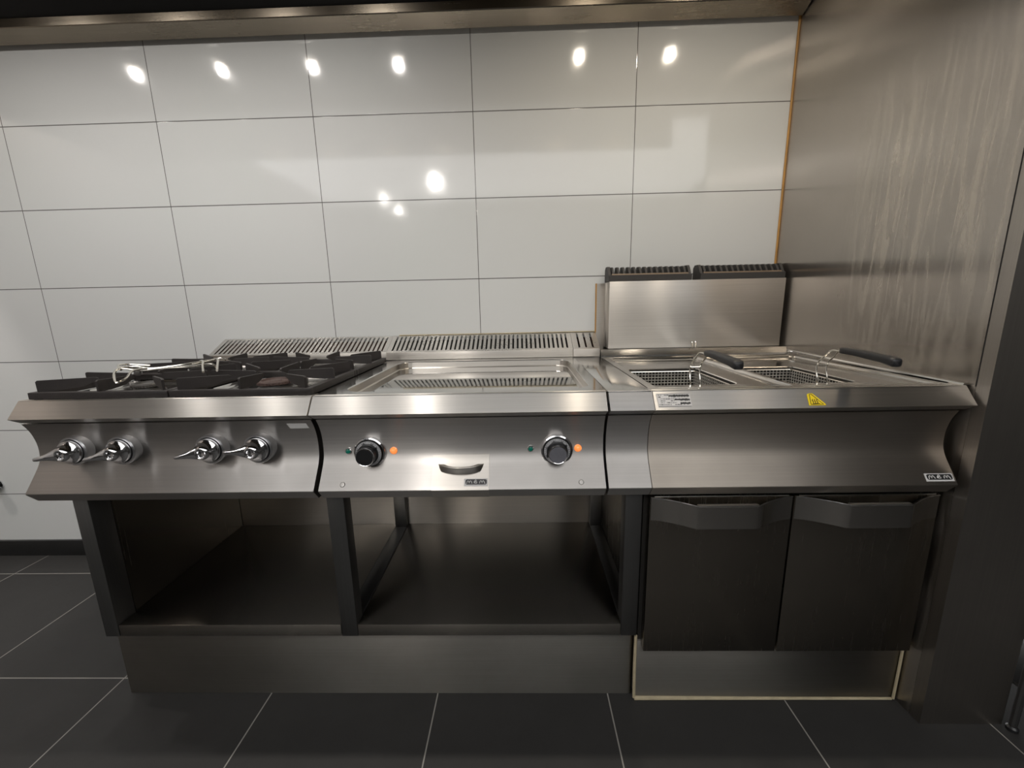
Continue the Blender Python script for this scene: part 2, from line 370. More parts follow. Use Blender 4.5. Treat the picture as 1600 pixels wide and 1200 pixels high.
# ------------------------------------------------------------------ apron profile (y, z), measured
def smooth(pts, k=4):
    out = []
    for i in range(len(pts)-1):
        p0 = Vector(pts[max(i-1, 0)]); p1 = Vector(pts[i]); p2 = Vector(pts[i+1]); p3 = Vector(pts[min(i+2, len(pts)-1)])
        for j in range(k):
            t = j/k; out.append(tuple(.5*((2*p1)+(p2-p0)*t+(2*p0-5*p1+4*p2-p3)*t*t+(3*p1-p0-3*p2+p3)*t**3)))
    out.append(tuple(pts[-1])); return out
NOSE = [(-.7335, .9003), (-.7362, .8990), (-.766, .8605), (-.742, .8455), (-.70, .8455), (-.70, .872)]
CURVE = smooth([(-.742, .8425), (-.7295, .819), (-.7215, .787), (-.7215, .755), (-.728, .733), (-.742, .711), (-.7680, .6745)])+[(-.7694, .6720), (-.7690, .6695)]
LIPB = (-.748, .644)
def nose(x0, x1, mat, parent):
    mb = MB().extr([(-.70, .8995)]+NOSE, x0, x1, 'x', mat)
    return mb.build('front_rim', None, parent, sharp=10)
def cpanel(x0, x1, mat, parent, name='control_panel'):
    mb = MB().extr(CURVE+[LIPB, (-.69, .644), (-.69, .8425)], x0, x1, 'x', mat)
    return mb.build(name, None, parent, sharp=20)
def grille(x0, x1, parent, pitch=.0173, brown=True, end=.012):
    """sloping slotted vent panel on top of the upstand"""
    P0 = Vector((-.110, .931)); P1 = Vector((-.005, .986)); d = (P1-P0); Ln = d.length; d.normalize(); nn = Vector((-d.y, d.x))
    def W(x, t, h=0): q = P0+d*t+nn*h; return (x, q.x, q.y)
    mb = MB(); th = .0015
    def slab(poly):
        n = len(poly); mb.poly([W(x, t, 0) for x, t in poly]+[W(x, t, -th) for x, t in poly],
                [tuple(range(n)), tuple(range(n, 2*n))[::-1]]+[(i, n+i, n+(i+1) % n, (i+1) % n) for i in range(n)], ST_G)
    m0 = .009; m1 = Ln-.008
    slab([(x0, 0), (x1, 0), (x1, m0), (x0, m0)]); slab([(x0, m1), (x1, m1), (x1, Ln), (x0, Ln)])
    n = int((x1-x0-2*end)/pitch); st = (x1-x0-2*end)/n; sw = .0074
    slab([(x0, m0), (x0+end+(st-sw)/2, m0), (x0+end+(st-sw)/2, m1), (x0, m1)]); slab([(x1-end-(st-sw)/2, m0), (x1, m0), (x1, m1), (x1-end-(st-sw)/2, m1)])
    for i in range(1, n):
        c = x0+end+st*i; a = (st-sw)/2; b = st/2
        slab([(c-b, m0), (c+b, m0), (c+a+.0012, m0+.0018), (c+a, m0+.0045), (c+a, m1-.0045), (c+a+.0012, m1-.0018), (c+b, m1), (c-b, m1), (c-a-.0012, m1-.0018), (c-a, m1-.0045), (c-a, m0+.0045), (c-a-.0012, m0+.0018)])
    g = mb.build('vent_grille', None, parent, weld=False)
    mb = MB()
    mb.poly([W(x0+.004, .004, -.030), (x1-.004, *W(0, .004, -.030)[1:]), (x1-.004, *W(0, Ln-.004, -.02)[1:]), (x0+.004, *W(0, Ln-.004, -.02)[1:])], [(0, 1, 2, 3)], FLUE_IN if brown else INNER)
    mb.poly([(x0+.0005, -.1095, .905), (x0+.0005, -.1095, .9305), (x0+.0005, -.006, .984), (x0+.0005, -.006, .905)], [(0, 1, 2, 3)], ST_B)
    mb.poly([(x1-.0005, -.1095, .905), (x1-.0005, -.1095, .9305), (x1-.0005, -.006, .984), (x1-.0005, -.006, .905)], [(0, 1, 2, 3)], ST_B)
    mb.build('flue_inside', None, parent)
    MB().box((x0, -.112, .901), (x1, -.109, .9305), ST_B, .0006).build('upstand', None, parent)
    return g
def deck_slab(mb, x0, x1, y0, y1, z, mat): mb.box((x0, y0, z-.03), (x1, y1, z), mat, .001)

# ------------------------------------------------------------------ gas range
RX0, RX1 = -1.224, -.5035
rng = thing('gas_range', (-.863, -.42, .645), 'stainless four burner gas range with four chrome lever knobs, left of the griddle', 'gas range')
dk = MB()
dk.box((RX0+.004, -.70, .652), (RX1, -.006, .872), INNER)
holes = []; pools = []
GC = [(-1.0335, -.588), (-.6815, -.588), (-1.0335, -.305), (-.6815, -.305)]
for cx, cy in GC:
    holes.append([p[:2] for p in rrect(cx-.155, cx+.155, cy-.122, cy+.122, .03, 0)])
dk.plate([(RX0+.004, -.737), (RX1, -.737), (RX1, -.006), (RX0+.004, -.006)], holes, .899, ST_T)
for cx, cy in GC:
    dk.loops([rrect(cx-.155, cx+.155, cy-.122, cy+.122, .03, .899), rrect(cx-.150, cx+.150, cy-.117, cy+.117, .03, .893), rrect(cx-.145, cx+.145, cy-.112, cy+.112, .03, .889)], ST_T)
dk.build('worktop', None, rng, sharp=8, recalc=False)
nose(RX0, RX1, ST, rng)
cp = cpanel(RX0, RX1-.004, ST_P, rng)
grille(-1.229, -.524, rng)
def on_curve(z):
    for (y0, z0), (y1, z1) in zip(CURVE, CURVE[1:]):
        if z1 <= z <= z0:
            t = (z0-z)/(z0-z1); return y0+(y1-y0)*t
    return -.724
MB().pol([(-.571, on_curve(.833)-.001, .833), (-.5235, on_curve(.833)-.001, .833), (-.520, on_curve(.819)-.001, .819), (-.567, on_curve(.819)-.001, .819)] +
          [(-.571, on_curve(.833)-.0003, .833), (-.5235, on_curve(.833)-.0003, .833), (-.520, on_curve(.819)-.0003, .819), (-.567, on_curve(.819)-.0003, .819)],
          [(3, 2, 1, 0), (0, 1, 5, 4), (1, 2, 6, 5), (2, 3, 7, 6), (3, 0, 4, 7)], LABELW).build('sticker', None, rng)['label'] = 'blank white sticker'
def lever_knob(x, z, ang, parent):
    y = -.7225
    k = MB().lathe([(.0335, -.008), (.0365, 0), (.0365, .019), (.0350, .021), (.0312, .021), (.0312, .012)], (x, y, z), SATIN, 44).build('knob_bezel', None, parent)
    kb = MB()
    kb.lathe([(.0310, .010), (.0310, .0175)], (x, y, z), BLACKG, 32)
    kb.lathe([(.0285, .017), (.0296, .025), (.0285, .030), (.0245, .0330), (.0205, .0370), (.0190, .0420), (.0160, .0475), (.0125, .0495), (.0095, .0480), (.0075, .0440), (.0004, .0430)], (x, y, z), CHROME, 44)
    kb.build('knob_body', None, k)
    a = math.radians(ang); d = Vector((math.cos(a), 0, math.sin(a))); nrm = Vector((-d.z, 0, d.x)); c = Vector((x, y, z)); out = Vector((0, -1, 0))
    def blade(secs, nm):
        mb = MB(); R = []
        for t, h, wd, th in secs:
            R.append([tuple(c+d*t+nrm*(wd*math.copysign(abs(math.cos(2*PI*q/16))**.8, math.cos(2*PI*q/16)))+out*(h+th*math.sin(2*PI*q/16))) for q in range(16)])
        mb.loops([R[0]]+R, CHROME); mb.build(nm, None, k, sharp=70)
    blade([(.004, .034, .0185, .011), (.014, .037, .0175, .0105), (.025, .041, .0130, .0085), (.034, .046, .0085, .0065), (.045, .050, .0062, .0052), (.055, .052, .0050, .0044), (.060, .0525, .0042, .0038), (.0625, .0525, .0022, .0022)], 'lever')
    blade([(.002, .032, .016, .008), (-.012, .032, .014, .0065), (-.020, .031, .010, .005), (-.0255, .030, .004, .003)], 'lever_tail')
for x, a in ((-1.112, 188), (-.990, 190), (-.767, 187), (-.647, 176)): lever_knob(x, .7715, a, rng)
def burner(cx, cy, r, capm, parent):
    b = MB().lathe([(r*1.15, 0), (r*1.15, .004), (r*.85, .010), (r*.82, .013)], (cx, cy, .889), IRON_G, 36, 'z').build('burner', None, parent)
    cb = MB().lathe([(r*.80, 0), (r, .002), (r, .008), (r*.94, .0115), (r*.80, .0120), (r*.74, .0075), (r*.36, .0070), (r*.32, .0100), (r*.1, .0105)], (cx, cy, .903), capm, 40, 'z')
    for q in range(36):
        a = 2*PI*q/36; ca, sa = math.cos(a), math.sin(a)
        cb.box((cx+ca*r-.0012, cy+sa*r-.0012, .9045), (cx+ca*r+.0012, cy+sa*r+.0012, .9105), capm)
    cb.build('burner_cap', None, b, sharp=15)
burner(-1.0335, -.592, .035, IRON_G, rng); burner(-.6815, -.578, .045, IRON_R, rng)
burner(-1.0335, -.305, .045, IRON_R, rng); burner(-.6815, -.305, .035, IRON_G, rng)

# pan supports
def pan_support(cx, cy, label):
    hx, hy = .174, .1395
    t = thing('pan_support', (cx, cy, .8985), label, 'pan support', 'cast iron pan supports on the range')
    f = MB(); w = .015; z0, z1 = .9010, .9175
    f.box((cx-hx, cy-hy, z0), (cx+hx, cy-hy+w, z1), None, .0012); f.box((cx-hx, cy+hy-w, z0), (cx+hx, cy+hy, z1), None, .0012)
    f.box((cx-hx, cy-hy+w, z0), (cx-hx+w, cy+hy-w, z1), None, .0012); f.box((cx+hx-w, cy-hy+w, z0), (cx+hx, cy+hy-w, z1), None, .0012)
    f.build('frame', IRON, t)
    fins = []
    for a, L0, L1 in ((0, hx-.004, .045), (180, hx-.004, .045), (90, hy-.004, .038), (270, hy-.004, .038)): fins.append((a, L0, L1))
    for a in (39, 141, 219, 321): fins.append((a, .205, .095))
    for a, L0, L1 in fins:
        d = Vector((math.cos(math.radians(a)), math.sin(math.radians(a)), 0)); s = Vector((-d.y, d.x, 0)); h = .0027; c = Vector((cx, cy, 0))
        zt = .9455
        prof = [(L0, .9165), (L0, zt-.003), (L0-.003, zt), (L1+.004, zt-.004), (L1, zt-.007), (L1, zt-.012), (L1+.03, .921), (L0-.03 if L0-.03 > L1+.035 else L1+.036, .9165)]
        mb = MB(); n = len(prof)
        vs = [tuple(c+d*p+s*h+Vector((0, 0, z))) for p, z in prof]+[tuple(c+d*p-s*h+Vector((0, 0, z))) for p, z in prof]
        mb.poly(vs, [tuple(range(n)), tuple(range(n, 2*n))[::-1]]+[(i, (i+1) % n, n+(i+1) % n, n+i) for i in range(n)])
        mb.build('fin', IRON, t)
    for sx in (-1, 1):
        for sy in (-1, 1):
            MB().box((cx+sx*(hx-.022)-.010, cy+sy*(hy-.008)-.007, .8995), (cx+sx*(hx-.022)+.010, cy+sy*(hy-.008)+.007, .9012)).build('foot', IRON, t)
    return t
pan_support(GC[0][0], GC[0][1], 'cast iron pan support at the front left, under the chrome wire rack')
pan_support(GC[1][0], GC[1][1], 'cast iron pan support at the front right, over the rusty toothed burner ring')
pan_support(GC[2][0], GC[2][1], 'cast iron pan support at the back left, below the left end of the vent grille')
pan_support(GC[3][0], GC[3][1], 'cast iron pan support at the back right, nearest the griddle and the vent grille')

# chrome wire rack lying across the left pan supports
wk = thing('wire_rack', (-.98, -.60, .949), 'bent chrome wire rack lying across the left burner of the gas range', 'wire rack')
def wire(mb, pts, r=.0029): mb.tube(smooth3(pts), r, WIRE, 8)
def smooth3(pts, k=4):
    P = [Vector(p) for p in pts]; out = []
    for i in range(len(P)-1):
        p0 = P[max(i-1, 0)]; p1 = P[i]; p2 = P[i+1]; p3 = P[min(i+2, len(P)-1)]
        for j in range(k):
            t = j/k; out.append(.5*((2*p1)+(p2-p0)*t+(2*p0-5*p1+4*p2-p3)*t*t+(3*p1-p0-3*p2+p3)*t**3))
    out.append(P[-1]); return out
mb = MB()
wire(mb, [(-1.062, -.628, .960), (-1.05, -.622, .957), (-1.02, -.615, .952), (-.96, -.600, .956), (-.90, -.57, .956), (-.872, -.555, .957), (-.850, -.565, .945)])
wire(mb, [(-1.085, -.610, .955), (-1.06, -.590, .960), (-1.02, -.585, .953), (-.96, -.560, .957), (-.915, -.50, .962), (-.895, -.485, .966), (-.88, -.49, .960)])
mb.build('long_wire', None, wk)
mb = MB()
wire(mb, [(-1.04, -.600, .956), (-1.062, -.628, .962), (-1.045, -.665, .952), (-1.005, -.705, .938), (-.992, -.712, .937), (-.990, -.690, .944), (-1.005, -.655, .957), (-1.000, -.620, .957)])
wire(mb, [(-1.04, -.565, .958), (-1.085, -.585, .965), (-1.080, -.615, .966), (-1.05, -.640, .958)])
wire(mb, [(-.93, -.53, .960), (-.905, -.545, .966), (-.875, -.585, .958), (-.842, -.628, .946)])
wire(mb, [(-.91, -.50, .962), (-.880, -.520, .967), (-.852, -.560, .958), (-.822, -.605, .946)])
wire(mb, [(-.905, -.50, .962), (-.915, -.53, .959), (-.925, -.56, .957)])
mb.build('bent_foot', None, wk)

# ------------------------------------------------------------------ electric griddle
GX0, GX1 = -.4995, .2005
gr = thing('electric_griddle', (-.15, -.42, .645), 'stainless electric griddle with polished sunken plate and two round thermostat knobs', 'griddle')
dk = MB(); hl = rrect(-.452, .172, -.695, -.165, .055, .9)
dk.plate([(GX0, -.737), (GX1, -.737), (GX1, -.006), (GX0, -.006)], [[p[:2] for p in hl]], .900, ST_T)
dk.loops([hl, rrect(-.4505, .1705, -.6935, -.1665, .0535, .8994), rrect(-.4495, .1695, -.6925, -.1675, .0525, .8975)], ST_T, capend=False)
dk.loops([rrect(-.4495, .1695, -.6925, -.1675, .0525, .8975), rrect(-.4485, .1685, -.6915, -.1685, .0515, .8795), rrect(-.4465, .1665, -.6895, -.1705, .0495, .877)], ST_B, capend=False)
dk.box((GX0, -.70, .652), (GX1, -.006, .850), INNER)
dk.box((GX0, -.70, .850), (-.456, -.006, .872), INNER); dk.box((.178, -.70, .850), (GX1, -.006, .872), INNER)
dk.build('worktop', None, gr, sharp=8, recalc=False)
MB().loops([rrect(-.4465, .1665, -.6895, -.1705, .0495, .877), rrect(-.42, .14, -.663, -.197, .033, .877)], ST_PL).build('griddle_plate', None, gr)['label'] = 'mirror polished griddle plate'
nose(GX0, GX1-.0035, ST, gr)
cpanel(GX0+.004, GX1-.004, ST_P, gr)
grille(-.5235, .1995, gr, brown=False)
def text_mesh(body, size, mat, name, parent, T, depth=.0003):
    cu = bpy.data.curves.new('t', 'FONT'); cu.body = body; cu.size = size; cu.extrude = depth; cu.align_x = 'CENTER'; cu.align_y = 'CENTER'
    o = bpy.data.objects.new('t', cu); COL.objects.link(o); bpy.context.view_layer.update()
    me = bpy.data.meshes.new_from_object(o.evaluated_get(bpy.context.evaluated_depsgraph_get())); COL.objects.unlink(o); bpy.data.objects.remove(o)
    me.transform(T); me.materials.clear(); me.materials.append(mat); return me
def thermostat(x, z, face, rot, parent):
    y = -.7225
    k = MB().lathe([(.0395, -.006), (.0400, .002), (.0385, .008), (.0355, .010), (.0352, .004)], (x, y, z), CHROME, 44).build('knob_bezel', None, parent)
    d = MB(); d.lathe([(.0340, .004), (.0340, .012), (.0330, .0135), (.0318, .0135)], (x, y, z), BLACK, 44); d.lathe([(.0318, .010), (.0318, .0145), (.0245, .0165)], (x, y, z), DIAL, 44)
    for q in range(27):
        if q in (13,): continue
        a = math.radians(90+rot-130+10*q); big = q % 5 == 0
        r0_, r1_ = (.0268 if big else .0288), .0308
        ca, sa = math.cos(a), math.sin(a); tt = .0005
        vs = []
        for rr in (r0_, r1_):
            h = .0145+(.0318-rr)/.0088*.003+.0003
            for sgn in (-1, 1): vs.append((x+rr*ca-sgn*tt*sa, y-h, z+rr*sa+sgn*tt*ca))
        d.poly(vs, [(0, 1, 3, 2)], LABELK)
    dd = d.build('dial', None, k)
    for s_, aa in (('100', 112), ('50', 66), ('150', 160), ('200', 205)):
        a = math.radians(aa+rot*.0)
        T = Matrix.Translation((x+.0262*math.cos(a), y-.0172, z+.0262*math.sin(a))) @ Matrix.Rotation(PI/2, 4, 'X') @ Matrix.Rotation(a-PI/2, 4, 'Z')
        me = text_mesh(s_, .0062, LABELK, 'number', None, T); me.name = 'dial_number'
        o = bpy.data.objects.new('dial_number', me); COL.objects.link(o); o.parent = dd; o.location = (0, 0, 0)
    kb = MB(); kb.lathe([(.0250, .010), (.0256, .016), (.0256, .019), (.0228, .020), (.0222, .036)], (x, y, z), BLACK, 48)
    kb.lathe([(.0222, .036), (.0225, .0395), (.0214, .0412), (.0203, .0406), (.0203, .037)], (x, y, z), CHROME, 48); kb.lathe([(.0204, .036), (.0204, .0405), (.0004, .0407)], (x, y, z), face, 48)
    a = math.radians(38); kb.box((x+.0225*math.cos(a)-.0022, y-.0212, z+.0225*math.sin(a)-.0022), (x+.0225*math.cos(a)+.0052, y-.016, z+.0225*math.sin(a)+.0035), BLACK)
    kb.build('knob_body', None, k)
thermostat(-.378, .7535, BLACK, 0, gr); thermostat(.083, .7535, FACE, 0, gr)
def lens(x, z, m, nm, lab, parent, r=.0062):
    y = -.7222
    k = MB().lathe([(r*1.25, -.003), (r*1.25, .0015), (r*1.0, .003), (r*.98, .001)], (x, y, z), CHROME if m is GREEN else m, 24).build(nm, None, parent); k['label'] = lab
    MB().lathe([(r, .000), (r*.97, .004), (r*.7, .0065), (r*.3, .0076)], (x, y, z), m, 24).build('lens', None, k)
lens(-.433, .756, GREEN, 'indicator_light', 'green indicator light', gr); lens(-.320, .7555, ORANGE, 'indicator_light', 'lit orange indicator light', gr, .0072)
lens(.019, .756, GREEN, 'indicator_light', 'green indicator light', gr); lens(.135, .756, ORANGE, 'indicator_light', 'lit orange indicator light', gr, .0072)
# frame on the sloping lip: u along x, v up the slope, n outward
LA = Vector((0, -.742, .711)); LB = Vector((0, -.7685, .6735)); LV = (LA-LB).normalized(); LN = Vector((0, -LV.z, LV.y)); LN = LN if LN.y < 0 else -LN
def lip_pt(x, v, n): q = LB+LV*v+LN*n; return (x, q.y, q.z)
for x in (-.4385, .1385):
    sc_ = MB(); R = []
    for r, h in ((.0062, -.001), (.0062, .0008), (.005, .0018), (.0015, .002)):
        R.append([lip_pt(x+r*math.cos(2*PI*q/20), .013+r*math.sin(2*PI*q/20), h) for q in range(20)])
    sc_.loops(R, ST); sc_.build('screw_cap', None, gr)
def badge(xc, vc, w, h, parent, n0=.0):
    def quad(mb, pts, n, m): mb.poly([lip_pt(x, v, n) for x, v in pts]+[lip_pt(x, v, n-.0006) for x, v in pts], [tuple(range(len(pts)))[::-1]]+[(i, (i+1) % len(pts), len(pts)+(i+1) % len(pts), len(pts)+i) for i in range(len(pts))], m)
    mb = MB(); quad(mb, [(xc-w/2, vc-h/2), (xc+w/2, vc-h/2), (xc+w/2, vc+h/2), (xc-w/2, vc+h/2)], n0+.0010, LABELW)
    b = mb.build('badge', None, parent); b['label'] = 'small badge with light letters on a black field'
    mb = MB(); pr = rrect(xc-w*.44, xc+w*.46, vc-h*.30, vc+h*.40, h*.22)
    quad(mb, pr, n0+.0014, LABELK); mb.build('badge_field', None, b)
    mb = MB(); r = h*.055; nn = n0+.0016; a = h*.20
    def stroke(P, rr=r): mb.tube([lip_pt(xc+x*w, vc+h*.05+y*h, nn) for x, y in P], rr, LABELW, 6)
    for s in (-1, 1):     # a wavy m on both sides
        c = s*.27
        stroke([(c-.11, -.20), (c-.095, .08), (c-.06, .17), (c-.03, .05), (c-.015, -.16), (c+.01, .10), (c+.04, .17), (c+.075, .05), (c+.11, -.20)])
        stroke([(c+s*.11-.01, -.18), (c+s*.12, -.26)])
    stroke([(-.045, -.17), (-.045, .17), (-.01, .27), (.03, .14), (.0, .04), (.045, -.05), (.04, -.17), (-.045, -.17)])
    stroke([(-.045, .04), (.0, .04)]); stroke([(-.075, .10), (-.075, -.17)], r*.7)
    mb.build('badge_letters', None, b)
# drip drawer
dx0, dx1 = -.2215, -.083
PTS = [(y-.0022, z) for y, z in CURVE if z <= .7455]; PTS = [(on_curve(.7445)-.0022, .7445)]+PTS[1:]
PTS[-1] = (PTS[-1][0], PTS[-1][1]+.0005)
dr = MB().extr(PTS+[(LIPB[0]-.002, LIPB[1]-.0005), (LIPB[0]+.01, LIPB[1]-.0005), (-.71, .70), (-.71, .7445)], dx0, dx1, 'x', ST_B).build('drip_drawer', None, gr, sharp=20)
MB().box((dx0+.018, -.7605, .6655), (dx0+.032, -.7555, .6695), CASTE, .001).build('drawer_stop', None, dr)
hm = MB(); n = 28; A = []
for i in range(n+1):
    t = i/n; A.append((dx0+.012+(dx1-dx0-.023)*t, -.727-.034*math.sqrt(max(0, 1-(2*t-1)**2))))
outer = A; inner = [(dx0+.012+(dx1-dx0-.023)*(.5+(i/n-.5)*.74), -.727-.0270*math.sqrt(max(0, 1-(2*i/n-1)**2))) for i in range(n+1)]
hm.extr(outer+inner[::-1], .7085, .7235, 'z', ST_B); hm.tube([(p[0], p[1]+.0008, .7232) for p in A], .0011, ST_B, 6); hm.build('drawer_handle', None, dr, sharp=40)
badge(-.1140, .0150, .0570, .0180, dr, .0022)

# ------------------------------------------------------------------ filler unit between griddle and fryer
fl = thing('filler_unit', (.25, -.42, .645), 'narrow plain stainless filler unit between the griddle and the fryer', 'filler unit')
FX0, FX1 = .2015, .3035
MB().box((FX0, -.737, .872), (FX1-.001, -.006, .900), ST_T, .0008).build('worktop', None, fl)
nose(FX0+.0015, FX1+.0005, steel('steel_filler', (.47, .47, .475), rough=.36, aniso=.4, brush=X, grime=.12, gscale=18), fl)
cpanel(FX0+.0015, FX1+.0005, ST_P, fl, 'front_panel')
MB().box((FX0, -.69, .652), (FX1, -.006, .871), INNER).build('casing', None, fl)
grille(.2005, .3025, fl, pitch=.0195)

# ------------------------------------------------------------------ open stands
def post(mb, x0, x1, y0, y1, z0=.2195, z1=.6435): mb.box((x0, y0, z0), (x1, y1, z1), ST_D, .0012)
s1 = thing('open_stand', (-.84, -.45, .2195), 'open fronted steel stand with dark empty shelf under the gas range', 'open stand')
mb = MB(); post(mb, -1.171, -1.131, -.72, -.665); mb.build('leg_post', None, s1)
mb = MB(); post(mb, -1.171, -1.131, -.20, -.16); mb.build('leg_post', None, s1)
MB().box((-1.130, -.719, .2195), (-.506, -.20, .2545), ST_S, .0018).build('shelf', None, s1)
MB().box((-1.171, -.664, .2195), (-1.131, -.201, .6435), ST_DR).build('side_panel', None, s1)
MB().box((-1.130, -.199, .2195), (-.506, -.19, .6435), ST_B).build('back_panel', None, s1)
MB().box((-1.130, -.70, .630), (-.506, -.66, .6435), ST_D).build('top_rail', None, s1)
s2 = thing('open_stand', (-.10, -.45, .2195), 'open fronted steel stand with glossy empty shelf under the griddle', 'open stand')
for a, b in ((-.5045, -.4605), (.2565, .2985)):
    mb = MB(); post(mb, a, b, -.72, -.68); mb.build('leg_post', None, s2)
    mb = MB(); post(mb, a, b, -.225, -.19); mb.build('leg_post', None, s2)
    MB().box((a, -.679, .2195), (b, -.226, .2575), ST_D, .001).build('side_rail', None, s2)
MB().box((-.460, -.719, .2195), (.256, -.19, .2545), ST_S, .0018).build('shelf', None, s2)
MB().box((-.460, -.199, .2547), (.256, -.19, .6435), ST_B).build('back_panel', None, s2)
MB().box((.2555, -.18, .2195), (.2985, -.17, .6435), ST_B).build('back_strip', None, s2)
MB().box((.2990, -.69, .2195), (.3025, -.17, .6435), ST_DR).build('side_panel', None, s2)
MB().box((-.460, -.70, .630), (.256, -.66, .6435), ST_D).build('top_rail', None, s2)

# ------------------------------------------------------------------ double fryer
YX0, YX1 = .3045, 1.010
fy = thing('double_fryer', (.66, -.42, .19), 'stainless double deep fryer with two doors and a tall flue, against the partition', 'deep fryer')
dk = MB(); H = []
T1 = (.325, .652, -.712, -.165); T2 = (.664, 1.000, -.712, -.165)
O1 = (.345, .572, -.612, -.345); O2 = (.655+.012, .878, -.612, -.345)
for T in (T1, T2): H.append([p[:2] for p in rrect(*T, .02, 0)])
dk.plate([(YX0, -.737), (YX1, -.737), (YX1+.003, -.10), (YX0, -.10)], H, .9, ST_T)
for T, O in ((T1, O1), (T2, (.680, .880, -.612, -.345))):
    x0, x1, y0, y1 = T; a0, a1, b0, b1 = O
    def ins(k, z, r): return rrect(x0+k, x1-k, y0+k, y1-k, r, z)
    dk.loops([ins(0, .9, .02), ins(.003, .8975, .019), ins(.006, .893, .018), ins(.012, .8905, .016), rrect(a0-.006, a1+.006, b0-.006, b1+.006, .022, .8875), rrect(a0-.002, a1+.002, b0-.002, b1+.002, .02, .8870), rrect(a0, a1, b0, b1, .02, .8845)], ST_T, capend=False)
    dk.loops([rrect(a0, a1, b0, b1, .02, .8845), rrect(a0, a1, b0, b1, .02, .74)], INNER, capend=False)
    dk.loops([rrect(a0, a1, b0, b1, .02, .74), rrect(a0+.03, a1-.03, b0+.03, b1-.03, .02, .66)], ST_S)
dk.tube([(YX1-.004, -.098, .914), (1.008, -.30, .909), (1.0155, -.55, .904), (1.0215, -.733, .901)], .005, ST_T, 8)
# rear ledge
dk.extr([(-.10, .9), (-.135, .9), (-.132, .906), (-.108, .925), (-.092, .926), (-.092, .9)], YX0, YX1+.002, 'x', ST_T)
dk.build('worktop', None, fy, sharp=8, recalc=False)
nose(YX0+.001, YX1+.012, ST, fy)
cpanel(YX0+.001, YX1, steel('steel_fryer_panel', (.44, .395, .345), rough=.36, aniso=.9, brush=X, grime=.15), fy)
mb = MB(); mb.box((YX0+.001, -.69, .652), (YX1, -.625, .86), INNER); mb.box((YX0+.001, -.33, .652), (YX1, -.10, .86), INNER); mb.box((YX0+.001, -.625, .652), (.335, -.33, .86), INNER); mb.box((.59, -.625, .652), (.66, -.33, .86), INNER); mb.box((.895, -.625, .652), (YX1, -.33, .86), INNER); mb.box((YX0+.003, -.70, .19), (YX1+.004, -.03, .651), INNER)
mb.bm.faces.ensure_lookup_table(); mb.build('casing', None, fy)
for x in (.472, .823):
    MB().lathe([(.0055, -.002), (.0055, .0004), (.0045, .0004)], (x, -.7217, .7425), BLACKG, 20).build('panel_hole', None, fy)
badge(.9740, .0150, .0640, .0185, fy, 0)
def door(x0, x1, parent, seam_right):
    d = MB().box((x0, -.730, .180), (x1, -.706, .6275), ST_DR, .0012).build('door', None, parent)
    # strap handle: flares out from the door edge, flat in the middle
    a = x0+.002; b = x1-.002; c0 = x0+.097; c1 = x1-.105
    path = []
    for i in range(9):
        t = i/8; path.append((a+(c0-a)*t, -.7315-.044*t**1.5))
    path.append((c0+.006, -.7765)); path.append((c1-.006, -.7765))
    for i in range(9):
        t = 1-i/8; path.append((b+(c1-b)*t, -.7315-.044*t**1.5))
    mb = MB(); off = [(x, y+.0035) for x, y in path]
    mb.extr(path+off[::-1], .5665, .6265, 'z', ST_HN); mb.build('door_handle', None, d, sharp=25)
    MB().tube([(x, y, .6262) for x, y in path], .0014, CHROME, 8).build('handle_edge_highlight', None, d)  # chrome line put in as the highlight along the strap's top edge
    mb = MB(); mb.box((c0+.001, -.777, .6225), (c1-.001, -.7655, .6285), ST_HN2, .0042); mb.build('handle_edge_highlight', None, d)  # rolled top of the strap, its highlight painted by lighter steel
    mb = MB(); mb.box((x0+.01, -.7300, .6278), (x1-.01, -.7285, .6300), ST); mb.build('door_top_edge', None, d)
    return d
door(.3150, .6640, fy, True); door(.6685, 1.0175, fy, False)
# flue
MB().box((.337, -.093, .927), (.990, -.0045, 1.180), ST_F, .0012).build('flue', None, fy)
mb = MB(); mb.tube([(.66, -.094, .928), (.657, -.102, .945), (.652, -.108, .949)], .0016, WIRE); mb.tube([(.672, -.094, .928), (.669, -.102, .945), (.664, -.108, .949)], .0016, WIRE); mb.build('basket_hook', None, fy)
def cap(x0, x1, n):
    y0, y1, z = -.085, -.012, 1.1805
    c = MB()
    c.extr([(y0, z), (y0-.001, z+.022), (y0+.008, z+.024), (y0+.022, z+.046), (y0+.032, z+.056), (y1-.012, z+.056), (y1, z+.046), (y1, z)], x0, x0+.010, 'x', CAST)
    c.extr([(y0, z), (y0-.001, z+.022), (y0+.008, z+.024), (y0+.022, z+.046), (y0+.032, z+.056), (y1-.012, z+.056), (y1, z+.046), (y1, z)], x1-.010, x1, 'x', CAST)
    c.extr([(y0, z), (y0-.001, z+.022), (y0+.004, z+.0235), (y0+.008, z)], x0+.010, x1-.010, 'x', CAST)
    c.extr([(y1-.010, z), (y1-.010, z+.010), (y1, z+.010), (y1, z)], x0+.010, x1-.010, 'x', CAST)
    o = c.build('flue_cap', None, fy)
    MB().extr([(y0+.0005, z+.0215), (y0+.008, z+.0285), (y0+.010, z+.0235)], x0+.012, x1-.012, 'x', CASTE).build('cap_edge', None, o)
    s = MB(); st = (x1-x0-.02)/n
    for i in range(n):
        xa = x0+.010+st*(i+.22); xb = xa+st*.36
        s.extr([(y0+.006, z+.020), (y0+.010, z+.032), (y0+.024, z+.050), (y0+.034, z+.054), (y1-.012, z+.054), (y1-.006, z+.046), (y1-.006, z+.010), (y0+.03, z+.010)], xa, xb, 'x', CAST)
    s.build('cap_fins', None, o)
cap(.3345, .645, 14); cap(.6775, .990, 14)
